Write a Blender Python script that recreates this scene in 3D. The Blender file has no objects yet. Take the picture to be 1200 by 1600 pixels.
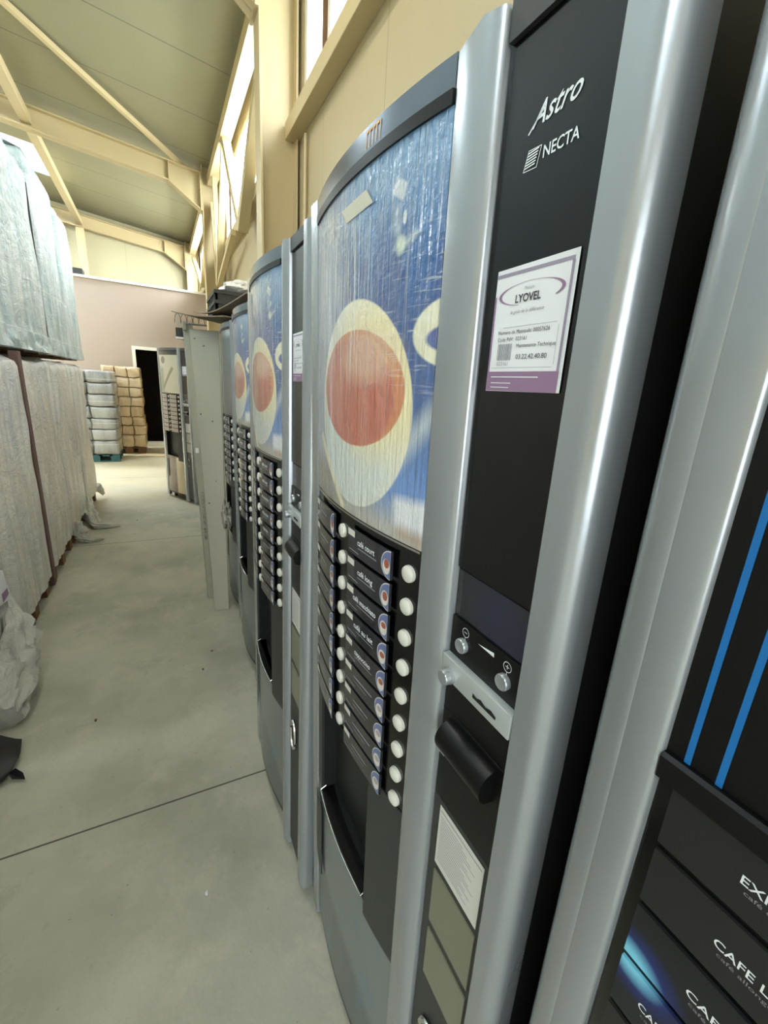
import bpy, bmesh, math, random
from mathutils import Vector, Matrix, noise
S = bpy.context.scene
COL = S.collection
R = math.radians

# ---------------------------------------------------------------- camera, sky, lights, exposure
YAW, PITCH, ROLL, FPX = 0.487098902, -0.279336229, 0.0656428236, 664.665
CAM = Vector((0, 0, 1.47))
fw = Vector((math.sin(YAW) * math.cos(PITCH), math.cos(YAW) * math.cos(PITCH), math.sin(PITCH)))
rt = Vector((math.cos(YAW), -math.sin(YAW), 0))
up = rt.cross(fw)
r2 = rt * math.cos(ROLL) + up * math.sin(ROLL)
u2 = up * math.cos(ROLL) - rt * math.sin(ROLL)
cd = bpy.data.cameras.new('camera')
cam = bpy.data.objects.new('camera', cd)
COL.objects.link(cam)
M = Matrix((r2, u2, -fw)).transposed().to_4x4()
M.translation = CAM
cam.matrix_world = M
cd.sensor_fit = 'VERTICAL'
cd.sensor_height = 36
cd.lens = FPX / 1600 * 36
cd.clip_start = 0.02
S.camera = cam

S.view_settings.view_transform = 'Standard'
S.view_settings.look = 'None'
S.view_settings.gamma = 1
S.view_settings.use_curve_mapping = False
S.view_settings.exposure = 0.5

w = bpy.data.worlds.new('sky')
S.world = w
w.use_nodes = True
bg = w.node_tree.nodes['Background']
bg.inputs[0].default_value = (0.86, 0.94, 1.0, 1)
bg.inputs[1].default_value = 4.5


def area(name, loc, rot, sx, sy, power, col):
    l = bpy.data.lights.new(name, 'AREA')
    l.shape = 'RECTANGLE'
    l.size = sx
    l.size_y = sy
    l.energy = power
    l.color = col
    o = bpy.data.objects.new(name, l)
    o.location = loc
    o.rotation_euler = rot
    COL.objects.link(o)
    return o


EAVE, SLOPE, WALLX = 4.42, 0.12, 1.05


def roofz(x):
    return EAVE + (WALLX - x) * SLOPE


BAYS = [(-4.3, 3.62), (4.12, 7.6), (8.1, 11.9)]
SKY = [(-3.4, -2.1), (1.2, 2.4), (5.4, 6.6), (9.45, 10.68)]
for a, b in BAYS:      # daylight arriving at the high side windows
    area('window_daylight', (WALLX + 0.55, (a + b) / 2, 3.85), (0, R(72), 0), 0.9, b - a - 1.4, (74 if b > 8 else (50 if b > 5 else 38)) * (b - a), (0.93, 0.97, 1.0))
for a, b in SKY:       # daylight arriving at the roof lights
    area('skylight_daylight', (-3.4, (a + b) / 2, roofz(-3.4) + 0.45), (0, 0, 0), 4.0, b - a, 170 if b < 5 else (320 if b < 8 else 640), (0.95, 0.98, 1.0))
area('gate_daylight', (-1.9, -4.85, 1.9), (R(-84), 0, 0), 3.0, 2.6, 260, (0.86, 0.94, 1.0))  # assumed gate behind the camera, unseen; strengthened to light the aisle


# ---------------------------------------------------------------- materials
def lin(c):
    return tuple((v / 255 / 12.92 if v / 255 <= 0.04045 else ((v / 255 + 0.055) / 1.055) ** 2.4) for v in c) + (1,)


class G:
    """tiny node expression helper"""
    def __init__(s, nt, sock):
        s.nt, s.s = nt, sock

    def op(s, o, b=0.0, c=0.0, clamp=False):
        n = s.nt.nodes.new('ShaderNodeMath')
        n.operation = o
        n.use_clamp = clamp
        for i, v in enumerate((s, b, c)):
            if isinstance(v, G):
                s.nt.links.new(v.s, n.inputs[i])
            else:
                n.inputs[i].default_value = v
        return G(s.nt, n.outputs[0])

    def __add__(s, b): return s.op('ADD', b)
    def __sub__(s, b): return s.op('SUBTRACT', b)
    def __mul__(s, b): return s.op('MULTIPLY', b)
    def __truediv__(s, b): return s.op('DIVIDE', b)
    def sq(s): return s * s
    def sqrt(s): return s.op('SQRT')
    def abs(s): return s.op('ABSOLUTE')
    def lt(s, v, soft): return ((s * -1.0 + v) / soft).op('ADD', 0.5, 0, True)     # 1 where s < v
    def gt(s, v, soft): return ((s - v) / soft).op('ADD', 0.5, 0, True)


def ell(x, z, cx, cz, rx, rz, soft=0.03, rot=0.0):
    c, n = math.cos(rot), math.sin(rot)
    dx, dz = x - cx, z - cz
    a = (dx * c + dz * n) / rx
    b = (dz * c - dx * n) / rz
    return (a.sq() + b.sq()).sqrt().lt(1.0, soft)


def seg(x, z, ax, az, bx, bz, wd, soft):
    L = math.hypot(bx - ax, bz - az)
    tx, tz = (bx - ax) / L, (bz - az) / L
    dx, dz = x - (ax + bx) / 2, z - (az + bz) / 2
    al = (dx * tx + dz * tz).abs().lt(L / 2, soft)
    ac = (dx * tz - dz * tx).abs().lt(wd, soft)
    return al * ac


class P:
    def __init__(s, name, col=(128, 128, 128), rough=0.5, metal=0.0, **kw):
        s.m = bpy.data.materials.new(name)
        s.m.use_nodes = True
        s.nt = s.m.node_tree
        s.b = s.nt.nodes['Principled BSDF']
        s.b.inputs['Base Color'].default_value = lin(col)
        s.b.inputs['Roughness'].default_value = rough
        s.b.inputs['Metallic'].default_value = metal
        for k, v in kw.items():
            s.b.inputs[k.replace('_', ' ')].default_value = v
        s.cur = None

    def xyz(s):
        if not hasattr(s, '_x'):
            t = s.nt.nodes.new('ShaderNodeTexCoord')
            p = s.nt.nodes.new('ShaderNodeSeparateXYZ')
            s.nt.links.new(t.outputs['Object'], p.inputs[0])
            s.tc = t.outputs['Object']
            s._x = [G(s.nt, o) for o in p.outputs]
        return s._x

    def noise(s, scale=(1, 1, 1), sc=5.0, detail=4, rough=0.55, dist=0.0):
        s.xyz()
        mp = s.nt.nodes.new('ShaderNodeMapping')
        mp.inputs['Scale'].default_value = scale
        s.nt.links.new(s.tc, mp.inputs[0])
        n = s.nt.nodes.new('ShaderNodeTexNoise')
        n.inputs['Scale'].default_value = sc
        n.inputs['Detail'].default_value = detail
        n.inputs['Roughness'].default_value = rough
        n.inputs['Distortion'].default_value = dist
        s.nt.links.new(mp.outputs[0], n.inputs['Vector'])
        return G(s.nt, n.outputs['Fac'])

    def mix(s, fac, col):
        n = s.nt.nodes.new('ShaderNodeMix')
        n.data_type = 'RGBA'
        if isinstance(fac, G):
            s.nt.links.new(fac.s, n.inputs['Factor'])
        else:
            n.inputs['Factor'].default_value = fac
        if s.cur is None:
            n.inputs[6].default_value = s.b.inputs['Base Color'].default_value
        else:
            s.nt.links.new(s.cur, n.inputs[6])
        n.inputs[7].default_value = lin(col)
        s.cur = n.outputs[2]
        s.nt.links.new(s.cur, s.b.inputs['Base Color'])
        return s

    def bump(s, h, strength=0.3, dist=0.01, coat=False):
        n = s.nt.nodes.new('ShaderNodeBump')
        n.inputs['Strength'].default_value = strength
        n.inputs['Distance'].default_value = dist
        s.nt.links.new(h.s, n.inputs['Height'])
        s.nt.links.new(n.outputs[0], s.b.inputs['Normal'])
        if coat:
            s.nt.links.new(n.outputs[0], s.b.inputs['Coat Normal'])
        return s


MT = {}


def mk(key, *a, **k):
    p = P(key, *a, **k)
    MT[key] = p.m
    return p


p = mk('concrete', (184, 182, 166), 0.5)
x, y, z = p.xyz()
p.mix(p.noise(sc=1.3, detail=6).gt(0.52, 0.25), (150, 151, 136))
p.mix(p.noise(sc=4.5, detail=6, rough=0.7, dist=0.4).gt(0.6, 0.2) * 0.6, (196, 192, 174))
p.mix(p.noise(sc=3, detail=7, rough=.7).gt(0.62, 0.08) * 0.35, (140, 139, 124))
p.mix(p.noise(sc=14, detail=3).gt(0.7, 0.08) * 0.45, (150, 146, 128))
p.mix(p.noise(sc=60, detail=2).gt(0.74, 0.05) * 0.5, (100, 96, 84))
p.mix(y.gt(5.6, 1.2) * p.noise(sc=0.9).gt(0.35, 0.2) * 0.6, (206, 190, 154))  # warm light on the far floor, painted into the concrete
for jy in (1.36, 4.25, 7.1, -1.6):
    p.mix((y - jy).abs().lt(0.0034, 0.002) * 0.9, (50, 50, 44))
p.bump(p.noise(sc=30, detail=5), 0.15, 0.01)
p = mk('cream_panel', (178, 162, 124), 0.5)
x, y, z = p.xyz()
p.mix(((y / 0.9).op('FRACT') - 0.5).abs().lt(0.0035, 0.002) * 0.6, (120, 108, 78))
p.mix(p.noise(scale=(1, 1, .3), sc=2).gt(0.55, 0.3) * 0.35, (166, 152, 114))
p = mk('gable_panel', (182, 174, 140), 0.5)
x, y, z = p.xyz()
p.mix(((x / 0.9).op('FRACT') - 0.5).abs().lt(0.004, 0.002) * 0.5, (135, 130, 100))
p = mk('roof_panel', (138, 134, 104), 0.55)
x, y, z = p.xyz()
p.mix(((y / 1.02).op('FRACT') - 0.5).abs().lt(0.008, 0.004) * 0.9, (90, 85, 64))
p.mix(p.noise(sc=1.2).gt(0.5, 0.4) * 0.35, (128, 126, 102))
mk('cream_steel', (190, 172, 130), 0.42).mix(0.0, (0, 0, 0))
mk('pink_plaster', (172, 158, 146), 0.8)
mk('white_paint', (232, 230, 220), 0.45)
mk('brown_wood', (112, 76, 48), 0.7)


def thin_glass(key, tint, gloss, diffuse=0.0):
    m = bpy.data.materials.new(key)
    m.use_nodes = True
    nt = m.node_tree
    nt.nodes.clear()
    out = nt.nodes.new('ShaderNodeOutputMaterial')
    tr = nt.nodes.new('ShaderNodeBsdfTransparent')
    tr.inputs[0].default_value = tint
    gl = nt.nodes.new('ShaderNodeBsdfGlossy')
    gl.inputs['Roughness'].default_value = 0.03
    mx = nt.nodes.new('ShaderNodeMixShader')
    mx.inputs[0].default_value = gloss
    nt.links.new(tr.outputs[0], mx.inputs[1])
    nt.links.new(gl.outputs[0], mx.inputs[2])
    last = mx
    if diffuse:
        tl = nt.nodes.new('ShaderNodeBsdfTranslucent')
        tl.inputs[0].default_value = (.9, .93, .95, 1)
        m2 = nt.nodes.new('ShaderNodeMixShader')
        m2.inputs[0].default_value = diffuse
        nt.links.new(mx.outputs[0], m2.inputs[1])
        nt.links.new(tl.outputs[0], m2.inputs[2])
        last = m2
    nt.links.new(last.outputs[0], out.inputs[0])
    MT[key] = m


thin_glass('window_glass', (.95, .97, .97, 1), .06)
thin_glass('rooflight', (.9, .94, .96, 1), .04, .25)
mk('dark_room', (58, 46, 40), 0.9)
p = mk('silver', (162, 167, 170), 0.27, 0.55, Coat_Weight=0.25, Coat_Roughness=0.12)
p.bump(p.noise(sc=160, detail=2), 0.05, 0.002)
mk('silver_light', (188, 194, 192), 0.35, 0.4)
mk('trim_chrome', (112, 118, 126), 0.2, 0.85)
mk('black_gloss', (7, 7, 8), 0.14)
mk('glass_satin', (7, 8, 10), 0.2, Specular_IOR_Level=0.5)
p = mk('black_satin', (10, 10, 11), 0.36, Specular_IOR_Level=0.3)
p.bump(p.noise(sc=300, detail=2), 0.06, 0.001)
mk('black_hole', (4, 4, 4), 0.9)
mk('dark_grey', (46, 47, 46), 0.45)
mk('body_grey', (30, 31, 30), 0.5)
p = mk('lcd', (34, 35, 38), 0.2, Coat_Weight=0.4)
x, y, z = p.xyz()
p.mix(ell(x, z, 0.585, 1.252, 0.05, 0.035, 0.9, -.3), (36, 40, 58))  # soft bluish glow painted into the display colour
mk('chrome', (215, 215, 212), 0.18, 1.0)
mk('button_white', (214, 212, 200), 0.3, 0.1, Coat_Weight=0.5)
mk('paper', (226, 226, 228), 0.7)
mk('note_paper', (200, 200, 190), 0.7)
mk('ink', (60, 56, 66), 0.7)
mk('ink_grey', (140, 138, 146), 0.7)
mk('mauve', (142, 112, 140), 0.65)
mk('mauve_grey', (150, 140, 158), 0.65)
mk('print_white', (225, 230, 232), 0.5)
mk('label_dark', (32, 34, 42), 0.25, Coat_Weight=0.7, Coat_Roughness=0.06)
mk('label_pale', (165, 152, 148), 0.3, Coat_Weight=0.6)
mk('cup_blue', (96, 108, 148), 0.3)
mk('cup_red', (150, 84, 66), 0.3)
mk('cup_cream', (206, 200, 190), 0.3)
mk('olive', (112, 112, 92), 0.3, Coat_Weight=0.4)
mk('blue_stripe', (18, 104, 170), 0.4)
mk('amber', (222, 160, 84), 0.4)
mk('orange_dark', (130, 92, 50), 0.4)
mk('tape', (196, 192, 170), 0.5)
mk('brown_board', (104, 80, 74), 0.6)
p = mk('pallet_wood', (140, 104, 72), 0.8)
p.mix(p.noise(scale=(1, 6, 6), sc=5), (98, 70, 48))
mk('teal_paint', (50, 92, 92), 0.6)
p = mk('cardboard', (132, 118, 98), 0.8)
p.mix(p.noise(sc=6).gt(0.5, 0.3) * 0.4, (110, 98, 82))
mk('crate_grey', (54, 52, 46), 0.6)
mk('bag_white', (214, 208, 196), 0.5, Coat_Weight=0.3)
mk('bag_dim', (150, 148, 138), 0.4, Coat_Weight=0.5)
p = mk('cabinet_grey', (166, 162, 144), 0.45, 0.15)
p.mix(p.noise(scale=(1, 1, .4), sc=4).gt(0.5, 0.4) * 0.3, (150, 148, 132))
mk('black_cloth', (10, 11, 16), 0.5)
mk('cable', (40, 40, 38), 0.6)
mk('lamp_tube', (255, 250, 235), 0.5, Emission_Color=(1, .97, .9, 1), Emission_Strength=3.0)
mk('fluo_white', (235, 235, 228), 0.5)

# --- printed front: big coffee cup seen from above on blue
p = mk('cup_print', (72, 100, 148), 0.35, Coat_Weight=1.0, Coat_Roughness=0.05, Coat_IOR=1.6)
x, y, z = p.xyz()
n1 = p.noise(scale=(1, 1, .5), sc=9, detail=5)
p.mix(n1.gt(0.45, 0.3), (50, 78, 134))
p.mix(n1.gt(0.62, 0.2) * 0.6, (38, 112, 170))
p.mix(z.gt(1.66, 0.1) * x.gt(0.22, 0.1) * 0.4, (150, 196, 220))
p.mix(x.lt(0.2, 0.12) * 0.55, (206, 206, 200))  # pale left side: reflected pallets painted into the print
p.mix(z.lt(1.40, 0.1) * x.gt(0.3, 0.1) * 0.8, (112, 150, 204))
p.mix(z.lt(1.315, 0.05) * 0.85, (186, 180, 160))
p.mix(seg(x, z, 0.33, 1.33, 0.47, 1.47, 0.012, 0.02) * 0.6, (206, 214, 206))
# handle ring
p.mix(ell(x, z, 0.472, 1.533, 0.068, 0.037, 0.06), (222, 218, 190))
p.mix(ell(x, z, 0.472, 1.527, 0.046, 0.015, 0.15), (84, 98, 150))
cup = ell(x, z, 0.264, 1.441, 0.147, 0.145, 0.02)
p.mix(x.lt(0.20, 0.05) * z.lt(1.345, 0.04) * 0.8, (120, 112, 102))
p.mix(cup, (224, 220, 200))
p.mix(cup * ell(x, z, 0.25, 1.38, 0.13, 0.09, 0.4) * 0.7, (196, 208, 206))
p.mix(cup * ell(x, z, 0.32, 1.48, 0.12, 0.10, 0.5) * 0.75, (232, 218, 160))
cof = ell(x, z, 0.263, 1.4675, 0.131, 0.080, 0.03, 0.0)
p.mix(cof, (184, 100, 80))
p.mix((cof - ell(x, z, 0.250, 1.46, 0.124, 0.078, 0.08)).op('MAXIMUM', 0.0) * 0.8, (204, 130, 72))
p.mix(cof * p.noise(scale=(8, 1, 1), sc=6).gt(0.5, 0.3) * 0.35, (206, 150, 132))
p.mix(ell(x, z, 0.30, 1.512, 0.075, 0.032, 0.8) * 0.55, (222, 194, 166))
# spoon, sugar lumps, splash
p.mix(seg(x, z, 0.10, 1.385, 0.235, 1.282, 0.007, 0.006), (224, 214, 180))
p.mix(seg(x, z, 0.385, 1.315, 0.47, 1.322, 0.021, 0.014), (216, 218, 220))
p.mix(seg(x, z, 0.39, 1.292, 0.47, 1.288, 0.007, 0.02) * 0.7, (168, 136, 108))
p.mix(seg(x, z, 0.3555, 1.6925, 0.3765, 1.681, 0.0085, 0.003) * 0.85, (200, 204, 206))
p.mix(ell(x, z, 0.3776, 1.6565, 0.0035, 0.007, 0.3) * 0.7, (220, 224, 210))
p.mix(seg(x, z, 0.3603, 1.672, 0.3668, 1.636, 0.003, 0.012) * 0.6, (200, 210, 196))
p.mix(ell(x, z, 0.372, 1.630, 0.009, 0.009, 0.8) * 0.8, (206, 214, 186))
p.mix(seg(x, z, 0.375, 1.628, 0.403, 1.637, 0.0025, 0.010) * 0.6, (206, 214, 190))
cr = p.noise(scale=(40, 1, 1.3), sc=5, detail=3, dist=0.4)  # glare of the wrinkled film, painted in as whitish streaks
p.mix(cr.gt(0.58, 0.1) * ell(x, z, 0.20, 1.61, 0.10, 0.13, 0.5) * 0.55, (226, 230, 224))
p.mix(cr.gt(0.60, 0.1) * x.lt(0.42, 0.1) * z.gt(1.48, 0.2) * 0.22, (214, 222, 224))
p.mix(p.noise(scale=(3, 1, 40), sc=5, detail=3, dist=0.6).gt(0.62, 0.08) * ell(x, z, 0.42, 1.55, 0.08, 0.08, 0.8) * 0.4, (224, 226, 216))  # level streaks of film glare by the handle, painted too
fold = p.noise(scale=(26, 1, 1.1), sc=5, detail=4, dist=0.5)
fine = p.noise(scale=(2, 1, 2), sc=30, detail=3)
p.bump(fold * 0.6 + fine * 0.4, 0.7, 0.012, coat=True)
p.b.inputs['Normal'].default_value = (0, 0, 0)

p = mk('slate_print', (60, 68, 78), 0.3, Coat_Weight=1.0, Coat_Roughness=0.06, Coat_IOR=1.8)
x, y, z = p.xyz()
p.mix(z.gt(1.70, 0.03), (190, 196, 200))
p.mix(p.noise(scale=(4, 1, 1), sc=5).gt(0.6, 0.2) * 0.4, (110, 120, 130))
p = mk('pale_print', (206, 200, 176), 0.3, Coat_Weight=0.8)
x, y, z = p.xyz()
p.mix(seg(x, z, 0.14, 1.33, 0.36, 1.56, 0.02, 0.01), (150, 140, 110))
p.mix(ell(x, z, 0.16, 1.64, 0.05, 0.04, 0.1), (120, 116, 100))
p.mix(x.lt(0.16, 0.05) * z.lt(1.56, 0.05) * 0.7, (120, 134, 110))
p.mix(z.gt(1.695, 0.004), (20, 20, 20))
p = mk('lower_print', (120, 128, 128), 0.34, 0.35, Coat_Weight=0.4)
x, y, z = p.xyz()
wv = (x * 14.0).op('SINE') * 0.03
p.mix((z + x * 0.55 + wv).lt(0.42, 0.05) * 0.75, (70, 82, 86))
p.mix(p.noise(scale=(3, 1, .7), sc=6).gt(0.58, 0.12) * 0.45, (88, 122, 150))
p = mk('brown_print', (110, 84, 62), 0.35, Coat_Weight=0.5)
x, y, z = p.xyz()
p.mix(x.gt(0.3, 0.02) * 0.9, (214, 196, 160))
p = mk('glow_label', (30, 31, 34), 0.35, Specular_IOR_Level=0.35)
x, y, z = p.xyz()
p.mix(ell(x, z, 0.072, 1.067, 0.026, 0.022, 0.9, -0.3), (34, 52, 120))
p.mix(ell(x, z, 0.069, 1.067, 0.018, 0.013, 0.9, -0.3), (120, 196, 220))


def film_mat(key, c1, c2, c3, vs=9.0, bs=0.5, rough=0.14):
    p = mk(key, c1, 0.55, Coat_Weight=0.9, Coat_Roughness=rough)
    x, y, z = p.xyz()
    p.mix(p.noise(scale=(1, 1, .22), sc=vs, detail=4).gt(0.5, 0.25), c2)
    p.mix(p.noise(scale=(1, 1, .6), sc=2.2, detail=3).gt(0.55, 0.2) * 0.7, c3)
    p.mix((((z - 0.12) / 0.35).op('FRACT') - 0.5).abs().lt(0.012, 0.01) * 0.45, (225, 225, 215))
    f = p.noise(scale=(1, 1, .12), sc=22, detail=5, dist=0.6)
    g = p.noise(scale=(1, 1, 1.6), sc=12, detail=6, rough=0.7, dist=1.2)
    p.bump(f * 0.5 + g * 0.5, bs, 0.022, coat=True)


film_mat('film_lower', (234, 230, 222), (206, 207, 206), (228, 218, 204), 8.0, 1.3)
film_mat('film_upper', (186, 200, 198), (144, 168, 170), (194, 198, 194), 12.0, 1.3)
film_mat('film_grey', (150, 148, 140), (120, 120, 118), (180, 180, 176), 10, 0.7)
film_mat('film_tan', (212, 184, 142), (184, 152, 112), (224, 204, 168), 12, 1.0)
p = mk('clear_film', (222, 222, 212), 0.2, Transmission_Weight=0.3, IOR=1.2, Coat_Weight=1.0)
p.bump(p.noise(sc=18, detail=6, rough=0.7, dist=1.0), 0.8, 0.03, coat=True)


# ---------------------------------------------------------------- mesh builder
class MB:
    def __init__(s):
        s.v, s.f, s.mi, s.mats, s.sm = [], [], [], [], []

    def slot(s, m):
        if m not in s.mats:
            s.mats.append(m)
        return s.mats.index(m)

    def add(s, vs, fs, m, smooth=False):
        o = len(s.v)
        s.v += [tuple(a) for a in vs]
        k = s.slot(m)
        for f in fs:
            s.f.append([i + o for i in f])
            s.mi.append(k)
            s.sm.append(smooth)
        return s

    def box(s, a, b, m):
        (x0, y0, z0), (x1, y1, z1) = a, b
        vs = [(x0, y0, z0), (x1, y0, z0), (x1, y1, z0), (x0, y1, z0), (x0, y0, z1), (x1, y0, z1), (x1, y1, z1), (x0, y1, z1)]
        return s.add(vs, [(0, 3, 2, 1), (4, 5, 6, 7), (0, 1, 5, 4), (1, 2, 6, 5), (2, 3, 7, 6), (3, 0, 4, 7)], m)

    def cbox(s, a, b, m, r=0.004):
        """box with chamfered edges (bmesh bevel)"""
        bm = bmesh.new()
        bmesh.ops.create_cube(bm, size=1)
        for v in bm.verts:
            v.co = Vector([(a[i] + b[i]) / 2 + v.co[i] * (b[i] - a[i]) for i in range(3)])
        bmesh.ops.bevel(bm, geom=list(bm.edges), offset=r, segments=2, affect='EDGES', profile=0.6)
        s.bm(bm, m)
        return s

    def bm(s, bm, m, smooth=False):
        bm.verts.index_update()
        s.add([v.co.copy() for v in bm.verts], [[v.index for v in f.verts] for f in bm.faces], m, smooth)
        bm.free()

    def prism(s, prof, z0, z1, m, smooth=False, axis='z'):
        """closed outline prof [(a,b)...] swept along an axis"""
        n = len(prof)
        T = {'z': lambda a, b, c: (a, b, c), 'y': lambda a, b, c: (a, c, b), 'x': lambda a, b, c: (c, a, b)}[axis]
        vs = [T(a, b, z0) for a, b in prof] + [T(a, b, z1) for a, b in prof]
        s.add(vs, [(i, (i + 1) % n, n + (i + 1) % n, n + i) for i in range(n)], m, smooth)
        s.add(vs, [list(range(n))[::-1], list(range(n, 2 * n))], m)
        return s

    def sheet(s, nu, nv, fn, m, thick=None, smooth=True):
        """grid fn(i/nu, j/nv)->point; thick = offset vector fn or tuple to close it"""
        vs = [fn(i / nu, j / nv) for j in range(nv + 1) for i in range(nu + 1)]
        W = nu + 1
        fs = [(j * W + i, j * W + i + 1, (j + 1) * W + i + 1, (j + 1) * W + i) for j in range(nv) for i in range(nu)]
        if thick is None:
            return s.add(vs, fs, m, smooth)
        n = len(vs)
        vs2 = [(v[0] + thick[0], v[1] + thick[1], v[2] + thick[2]) for v in vs]
        fs2 = [tuple(i + n for i in f[::-1]) for f in fs]
        rim = [i for i in range(W)] + [j * W + nu for j in range(1, nv + 1)] + [nv * W + i for i in range(nu - 1, -1, -1)] + [j * W for j in range(nv - 1, 0, -1)]
        fs3 = [(rim[(k + 1) % len(rim)], rim[k], rim[k] + n, rim[(k + 1) % len(rim)] + n) for k in range(len(rim))]
        return s.add(vs + vs2, fs + fs2 + fs3, m, smooth)

    def tube(s, pts, r, m, n=10, closed=False):
        pts = [Vector(q) for q in pts]
        rs = r if isinstance(r, (list, tuple)) else [r] * len(pts)
        vs = []
        k = len(pts)
        ref = Vector((0, 0, 1))
        for i, q in enumerate(pts):
            d = (pts[(i + 1) % k] - pts[i - 1]) if (closed or 0 < i < k - 1) else (pts[min(i + 1, k - 1)] - pts[max(i - 1, 0)])
            d.normalize()
            a = d.cross(ref)
            if a.length < 0.15:
                a = d.cross(Vector((1, 0, 0)))
            a.normalize()
            b = d.cross(a)
            for j in range(n):
                t = 2 * math.pi * j / n
                vs.append(q + (a * math.cos(t) + b * math.sin(t)) * rs[i])
        fs = []
        for i in range(k if closed else k - 1):
            for j in range(n):
                fs.append((i * n + j, i * n + (j + 1) % n, ((i + 1) % k) * n + (j + 1) % n, ((i + 1) % k) * n + j))
        s.add(vs, fs, m, True)
        if not closed:
            s.add(vs[:n], [list(range(n))[::-1]], m)
            s.add(vs[-n:], [list(range(n))], m)
        return s

    def lathe(s, c, ax, prof, m, n=20, e1=None):
        """prof [(radius, along)]; axis vector ax"""
        c, ax = Vector(c), Vector(ax).normalized()
        a = Vector((0, 0, 1)).cross(ax)
        if a.length < 0.1:
            a = Vector((1, 0, 0))
        a.normalize()
        b = ax.cross(a)
        vs = []
        for r_, h in prof:
            for j in range(n):
                t = 2 * math.pi * j / n
                vs.append(c + ax * h + (a * math.cos(t) + b * math.sin(t)) * r_)
        fs = [(i * n + j, i * n + (j + 1) % n, (i + 1) * n + (j + 1) % n, (i + 1) * n + j) for i in range(len(prof) - 1) for j in range(n)]
        s.add(vs, fs, m, True)
        s.add(vs[-n:], [list(range(n))], m)
        s.add(vs[:n], [list(range(n))[::-1]], m)
        return s

    def text(s, txt, m, x, z, size, fn, shear=0.0, width=None, bold=0.0, align='LEFT', rot=0.0):
        """lettering laid on a surface: fn(x,z)->point; x,z = baseline start"""
        c = bpy.data.curves.new('t', 'FONT')
        c.body = txt
        c.size = size
        c.shear = shear
        c.offset = bold
        c.resolution_u = 3
        c.align_x = 'LEFT'
        o = bpy.data.objects.new('t', c)
        COL.objects.link(o)
        dg = bpy.context.evaluated_depsgraph_get()
        me = bpy.data.meshes.new_from_object(o.evaluated_get(dg))
        if len(me.vertices):
            xs = [v.co.x for v in me.vertices]
            k = 1.0
            if width:
                k = width / (max(xs) - min(xs))
            x0 = min(xs)
            off = -(max(xs) - x0) * k / 2 if align == 'CENTER' else 0
            cr, sr = math.cos(rot), math.sin(rot)
            pts = [((v.co.x - x0) * k + off, v.co.y) for v in me.vertices]
            s.add([fn(x + a * cr - b * sr, z + a * sr + b * cr) for a, b in pts], [list(q.vertices) for q in me.polygons], m)
        bpy.data.objects.remove(o)
        bpy.data.meshes.remove(me)
        return s

    def build(s, name, parent=None, bevel=None, fix=True):
        me = bpy.data.meshes.new(name)
        me.from_pydata(s.v, [], s.f)
        for m in s.mats:
            me.materials.append(MT[m])
        me.polygons.foreach_set('material_index', s.mi)
        me.polygons.foreach_set('use_smooth', s.sm)
        me.update()
        if fix:
            b = bmesh.new()
            b.from_mesh(me)
            bmesh.ops.remove_doubles(b, verts=b.verts, dist=0.00001)
            bmesh.ops.recalc_face_normals(b, faces=b.faces)
            b.to_mesh(me)
            b.free()
        me.set_sharp_from_angle(angle=R(38))
        o = bpy.data.objects.new(name, me)
        COL.objects.link(o)
        if parent:
            o.parent = parent
        if bevel:
            md = o.modifiers.new('bevel', 'BEVEL')
            md.width = bevel
            md.segments = 2
            md.limit_method = 'ANGLE'
        return o


def thing(name, label, cat, loc=(0, 0, 0), rot=(0, 0, 0), group=None):
    o = bpy.data.objects.new(name, None)
    o.empty_display_size = 0.1
    COL.objects.link(o)
    o.location = loc
    o.rotation_euler = rot
    return tag(o, label, cat, group)


def tag(o, label, cat, group=None):
    o['label'] = label
    o['category'] = cat
    if group:
        o['group'] = group
    return o


def struct(o):
    o['kind'] = 'structure'
    return o


def child_label(o, t):
    o['label'] = t
    return o


# ---------------------------------------------------------------- building shell
Y0, Y1, XL = -5.0, 12.2, -7.0
struct(MB().box((XL, Y0, -0.2), (WALLX, Y1, 0), 'concrete').build('floor'))

mb = MB()       # right wall with window band openings
mb.box((WALLX, Y0, 0), (WALLX + 0.12, Y1, 3.18), 'cream_panel')
mb.box((WALLX, Y0, 4.22), (WALLX + 0.12, Y1, EAVE + 0.12), 'cream_panel')
edges = [Y0] + [v for ab in BAYS for v in ab] + [Y1]
for i in range(0, len(edges), 2):
    mb.box((WALLX, edges[i], 3.18), (WALLX + 0.12, edges[i + 1], 4.22), 'cream_panel')
struct(mb.build('wall_right'))
struct(MB().box((XL - 0.12, Y0, 0), (XL, Y1, roofz(XL)), 'cream_panel').build('wall_left'))
mb = MB()       # gable behind the partition
mb.prism([(XL, 0), (WALLX, 0), (WALLX, roofz(WALLX)), (XL, roofz(XL))], Y1, Y1 + 0.12, 'gable_panel', axis='y')
struct(mb.build('wall_back'))
mb = MB()       # wall behind the camera with an assumed open gate
gx0, gx1, gz = -3.5, -0.4, 3.3
mb.box((XL, Y0 - 0.12, 0), (gx0, Y0, roofz(gx0)), 'cream_panel')
mb.box((gx1, Y0 - 0.12, 0), (WALLX, Y0, roofz(WALLX)), 'cream_panel')
mb.prism([(gx0, gz), (gx1, gz), (gx1, roofz(gx1) - .05), (gx0, roofz(gx0) - .05)], Y0 - 0.12, Y0, 'cream_panel', axis='y')
struct(mb.build('wall_front'))
mb = MB()       # roof sheets around the roof lights
SX0, SX1 = -5.6, -1.34


def roofpiece(xa, xb, ya, yb, m='roof_panel', t=0.1):
    mb.prism([(xa, roofz(xa)), (xb, roofz(xb)), (xb, roofz(xb) + t), (xa, roofz(xa) + t)], ya, yb, m, axis='y')


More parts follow.
